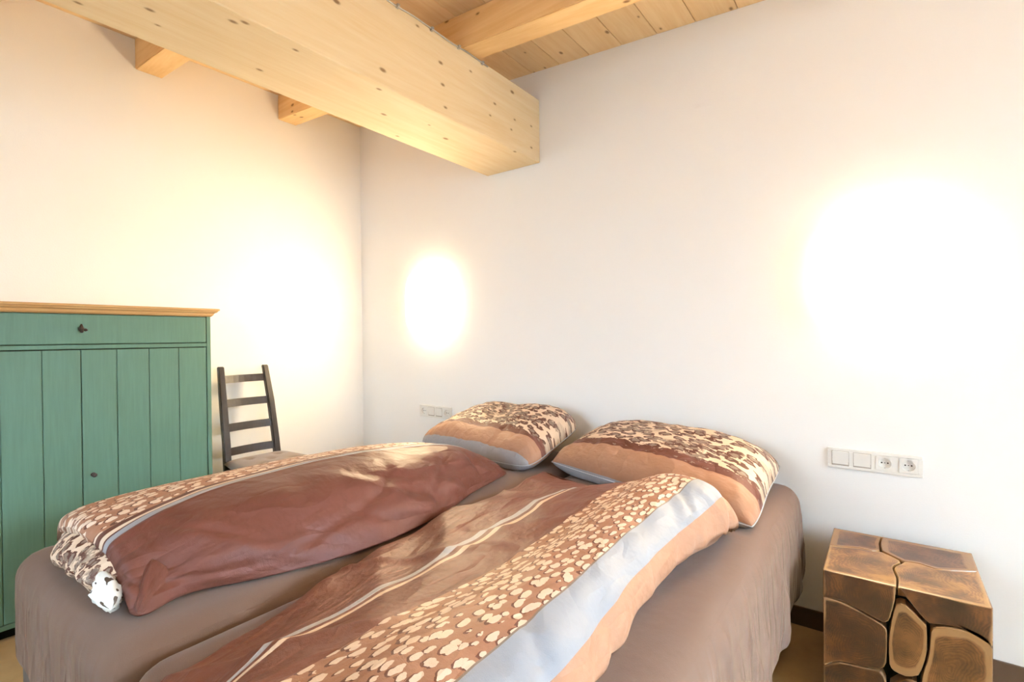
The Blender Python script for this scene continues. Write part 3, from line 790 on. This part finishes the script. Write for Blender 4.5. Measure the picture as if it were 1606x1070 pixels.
TK = [m_teak('teak_dark_shaded', srgb(64, 36, 18), srgb(96, 58, 30), srgb(172, 134, 92), .935),  # sides darker, top golden: grain and fall of light both in the colour
      m_teak('teak_mid', srgb(92, 56, 26), srgb(122, 80, 42), srgb(152, 114, 72), .76),
      m_teak('teak_gold_lit', srgb(122, 82, 40), srgb(158, 116, 62), srgb(174, 138, 90), .90)]
FRONT = {'A': ([(3.051, .455), (3.214, .455), (3.238, .455), (3.236, .412), (3.225, .354), (3.214, .33), (3.15, .353), (3.096, .369), (3.051, .369)], 0),
 'B': ([(3.051, .365), (3.096, .365), (3.15, .348), (3.210, .323), (3.217, .31), (3.215, .205), (3.202, .186), (3.161, .179), (3.091, .173), (3.051, .145)], 0),
 'C': ([(3.051, .140), (3.091, .168), (3.161, .174), (3.200, .180), (3.215, .154), (3.215, .060), (3.190, 0), (3.051, 0)], 0),
 'D': ([(3.238, .403), (3.261, .406), (3.293, .374), (3.311, .358), (3.311, .286), (3.306, .253), (3.292, .200), (3.26, .186), (3.232, .193), (3.221, .206), (3.219, .278), (3.227, .349)], 1),
 'E': ([(3.243, .455), (3.452, .455), (3.452, .349), (3.44, .366), (3.413, .380), (3.362, .376), (3.339, .374), (3.316, .366), (3.296, .384), (3.261, .433)], 0),
 'F': ([(3.319, .350), (3.329, .361), (3.362, .371), (3.409, .374), (3.44, .360), (3.452, .343), (3.452, 0), (3.315, 0), (3.291, .105), (3.300, .211), (3.312, .255), (3.317, .292)], 1),
 'G': ([(3.221, .150), (3.262, .180), (3.290, .185), (3.287, .105), (3.309, 0), (3.196, 0), (3.219, .060)], 0)}
TOPP = {'T1': ([(3.050, -.064), (3.200, -.064), (3.192, -.148), (3.199, -.212), (3.177, -.234), (3.142, -.227), (3.050, -.266)], 1),
 'T2': ([(3.050, -.272), (3.142, -.232), (3.178, -.239), (3.2, -.223), (3.255, -.277), (3.252, -.300), (3.235, -.330), (3.230, -.364), (3.241, -.43), (3.239, -.499), (3.050, -.499)], 2),
 'T3': ([(3.204, -.064), (3.452, -.064), (3.452, -.232), (3.38, -.272), (3.342, -.284), (3.306, -.264), (3.286, -.266), (3.258, -.272), (3.204, -.216), (3.203, -.208), (3.197, -.146)], 1),
 'T4': ([(3.239, -.334), (3.256, -.303), (3.262, -.279), (3.286, -.271), (3.306, -.270), (3.342, -.291), (3.38, -.278), (3.452, -.238), (3.452, -.499), (3.243, -.499), (3.246, -.427), (3.234, -.362)], 2)}
ns_ = thing('side_table', ((NX0+NX1)/2, (NY0+NY1)/2, 0), 'cube side table pieced together from polished teak root blocks', 'side table')
def smooth_poly(pts, keep, it=1):
    for _ in range(it):
        out = []
        n = len(pts)
        for i in range(n):
            p, q = pts[i], pts[(i+1) % n]
            out.append(p if keep(p) else (p[0]*.85+(pts[i-1][0]+q[0])*.075, p[1]*.85+(pts[i-1][1]+q[1])*.075))
            out.append(((p[0]+q[0])/2, (p[1]+q[1])/2))
        pts = out
    return pts
def block(poly, lim, to3, depth, mat):
    """poly in face plane; lim = face rectangle; mitred inwards by depth; UV.x = 0 at heart .. 1 at bark"""
    (a0, a1), (b0, b1) = lim
    n = len(poly); A_ = sum(poly[i][0]*poly[(i+1) % n][1]-poly[(i+1) % n][0]*poly[i][1] for i in range(n))
    if A_ < 0: poly = poly[::-1]
    cx = sum(p[0] for p in poly)/n; cy = sum(p[1] for p in poly)/n
    bm = bmesh.new(); uvl = bm.loops.layers.uv.new('UVMap'); uv = {}
    def ring(k, d, r, clampd=0):
        out = []
        for p in poly:
            x, y = cx+(p[0]-cx)*k, cy+(p[1]-cy)*k
            if clampd: x = min(max(x, a0+clampd), a1-clampd); y = min(max(y, b0+clampd), b1-clampd)
            v_ = bm.verts.new(to3(x, y, d)); uv[v_] = (r, 0); out.append(v_)
        return out
    Rg = [ring(1, depth, 1, depth*.98), ring(1, .004, 1, .0), ring(.975, 0, .97), ring(.86, -.0, .86), ring(.5, 0, .5)]
    cen = bm.verts.new(to3(cx, cy, 0)); uv[cen] = (0, 0)
    for r0, r1 in zip(Rg, Rg[1:]):
        for i in range(n): bm.faces.new((r0[i], r0[(i+1) % n], r1[(i+1) % n], r1[i]))
    for i in range(n): bm.faces.new((Rg[-1][i], Rg[-1][(i+1) % n], cen))
    bm.faces.new(Rg[0][::-1])
    bmesh.ops.recalc_face_normals(bm, faces=bm.faces)
    for f in bm.faces:
        f.smooth = False
        for l in f.loops: l[uvl].uv = uv[l.vert]
    return link('wood_block', bm, mat, ns_)
core = link('dark_core', bx((NX0+.045, NY0+.045, 0), (NX1-.045, NY1-.045, NZ-.045)), M_GAP, ns_)
DP = .044
lim = ((NX0, NX1), (-.5, NZ))
onf = lambda p: abs(p[0]-3.051) < .003 or abs(p[0]-NX1) < .003 or abs(p[1]-NZ) < .003 or p[1] < .003
fixf = lambda poly: [(NX0 if abs(x-3.051) < .003 else x, z) for x, z in poly]
for k, (poly, mi) in FRONT.items():
    block(smooth_poly(fixf(poly), onf), lim, lambda x, z, d: (x, NY0+d, z), DP, TK[mi])
for k, (poly, mi) in FRONT.items():      # back: mirrored layout
    block([(NX0+NX1-x, z) for x, z in fixf(poly)], lim, lambda x, z, d: (x, NY1-d, z), DP, TK[mi])
ont = lambda p: min(abs(p[0]-NX0), abs(p[0]-NX1), abs(p[1]-NY0), abs(p[1]-NY1)) < .003
for k, (poly, mi) in TOPP.items():
    block(smooth_poly(poly, ont), ((NX0, NX1), (NY0, NY1)), lambda x, y, d: (x, y, NZ-d), DP, TK[mi])
for sx in (0, 1):
    for k, (poly, mi) in FRONT.items():
        sc_ = (NY1-NY0)/(NX1-NX0)
        pl = [(NY0+(x-NX0)*sc_, z) for x, z in fixf(poly)]
        block(pl, ((NY0, NY1), (-.5, NZ)), (lambda y, z, d: (NX0+d, y, z)) if sx == 0 else (lambda y, z, d: (NX1-d, y, z)), DP, TK[mi])

# ================================================================== WALL PLATES
def gang_plate(x0, kinds, label, z0=.681, nvis=None):
    n = len(kinds); W = .0105+.071*(n-1)+.071-.002; x1 = x0+.085+.0715*(n-1); z1 = z0+.081
    t = thing('switch_plate', ((x0+x1)/2, 0, z0), label, 'switch plate')
    bm = bmesh.new(); e = .0155
    box(bm, (x0, -.009, z0), (x1, -.0005, z0+.0128), .0025); box(bm, (x0, -.009, z1-.0128), (x1, -.0005, z1), .0025)
    edges = [x0]+[x0+.0425+.0715*i+s_*.0278 for i in range(n) for s_ in (-1, 1)]+[x1]
    for q in range(0, len(edges), 2): box(bm, (edges[q], -.009, z0+.0125), (edges[q+1], -.0005, z1-.0125), .0 if 0 < q < len(edges)-2 else .001)
    link('frame', bm, M_WHITEPLASTIC, t)
    for i, k in enumerate(kinds):
        c = x0+.0425+.0715*i; zc = (z0+z1)/2; h = .0275
        if k == 'switch':
            link('surround', bx((c-h-.0015, -.0098, zc-h-.0015), (c+h+.0015, -.0085, zc+h+.0015)), M_GAPW, t)
            r = hexa([(c-h, -.0095, zc-h), (c+h, -.0095, zc-h), (c+h, -.0085, zc-h), (c-h, -.0085, zc-h), (c-h, -.0135, zc+h), (c+h, -.0135, zc+h), (c+h, -.0085, zc+h), (c-h, -.0085, zc+h)], .0008)
            link('rocker', r, M_WHITEPLASTIC, t)
        else:
            # square insert with a round well
            bm = bmesh.new(); N_ = 32; R_ = .0205
            sq, up_, lo2 = [], [], []
            for q in range(N_):
                a = 2*math.pi*q/N_; ca, sa = math.cos(a), math.sin(a); m_ = max(abs(ca), abs(sa))
                sq.append(bm.verts.new((c+h*ca/m_, -.0115, zc+h*sa/m_))); up_.append(bm.verts.new((c+R_*ca, -.0115, zc+R_*sa))); lo2.append(bm.verts.new((c+R_*.94*ca, -.0012, zc+R_*.94*sa)))
            sb = [bm.verts.new((v_.co.x, -.0085, v_.co.z)) for v_ in sq]
            for q in range(N_):
                r_ = (q+1) % N_
                bm.faces.new((sq[q], sq[r_], up_[r_], up_[q])); bm.faces.new((up_[q], up_[r_], lo2[r_], lo2[q])); bm.faces.new((sq[r_], sq[q], sb[q], sb[r_]))
            bm.faces.new(lo2); bmesh.ops.recalc_face_normals(bm, faces=bm.faces)
            so = link('socket_insert', bm, M_WHITEPLASTIC, t)
            for dx, dz, rr in ((-.0095, 0, .0028), (.0095, 0, .0028), (0, 0, .0018)):
                link('pin_hole', tube(bmesh.new(), [(c+dx, -.0020, zc+dz), (c+dx, -.0009, zc+dz)], rr, 10), M_SOCKETHOLE, so)
            for s_ in (-1, 1):
                link('earth_clip', bx((c-.0025, -.0075, zc+s_*.0195-.0018), (c+.0025, -.0010, zc+s_*.0195+.0018)), M_STEEL, so)
    return t
M_GAPW = m_plain('plate_joint', srgb(176, 166, 154), .6, .2)
# wells need the frame to be open: the frame is thin and the wells sit in front of it
gang_plate(3.026, ['switch', 'switch', 'socket', 'socket'], 'white plate with two rocker switches and two sockets above the teak side table')
gang_plate(.636, ['socket', 'switch', 'switch', 'socket'], 'white socket and switch plate half hidden behind the farther pillow')

# ================================================================== WALL LAMPS
def lamp(xc, zc, label):
    t = thing('wall_lamp', (xc, 0, zc-.18), label, 'wall lamp')
    # opal glass front, gently bowed, held in a shallow white rim, its weak glow added for the wall halo
    wd, hg, d0, bow = .190, .215, .075, .030
    def outline(k, e=3.2, n=48):
        out = []
        for q in range(n):
            a = 2*math.pi*q/n; ca, sa = math.cos(a), math.sin(a)
            out.append((xc+wd*k*math.copysign(abs(ca)**(2/e), ca), zc+hg*k*math.copysign(abs(sa)**(2/e), sa)))
        return out
    bm = bmesh.new(); rings = []
    for k, y in ((1.03, -.001), (1.03, -d0-.002), (.99, -d0-.002), (.99, -d0+.004)):
        rings.append([bm.verts.new((x, y, z)) for x, z in outline(k)])
    for r0, r1 in zip(rings, rings[1:]):
        for q in range(48): bm.faces.new((r0[q], r0[(q+1) % 48], r1[(q+1) % 48], r1[q]))
    bm.faces.new(rings[-1])
    bmesh.ops.recalc_face_normals(bm, faces=bm.faces)
    m = Mat('glowing_opal_rim', .4, .3); m.color((.9, .87, .8, 1))
    m.b.inputs['Emission Color'].default_value = LAMP_COL+(1,); m.b.inputs['Emission Strength'].default_value = RIM_STRENGTH
    link('rim', bm, m.m, t, smooth=False)
    bm = bmesh.new(); rings = []
    for k in (.985, .9, .75, .5, .25):
        rings.append([bm.verts.new((x, -d0-bow*(1-k*k), z)) for x, z in outline(k)])
    for r0, r1 in zip(rings, rings[1:]):
        for q in range(48): bm.faces.new((r0[q], r0[(q+1) % 48], r1[(q+1) % 48], r1[q]))
    bm.faces.new(rings[-1])
    bmesh.ops.recalc_face_normals(bm, faces=bm.faces)
    bm.normal_update()
    if sum(f.normal.y for f in bm.faces) > 0: bmesh.ops.reverse_faces(bm, faces=bm.faces)
    m = Mat('lit_opal_glass', .4, .3); m.color((.9, .87, .8, 1))
    m.b.inputs['Emission Color'].default_value = LAMP_COL+(1,); m.b.inputs['Emission Strength'].default_value = LAMP_STRENGTH
    link('shade', bm, m.m, t, smooth=True)
lamp(.773, 1.456, 'lit wall lamp beside the room corner, glowing above the farther pillow')
lamp(3.208, 1.460, 'lit wall lamp glowing above the teak side table')
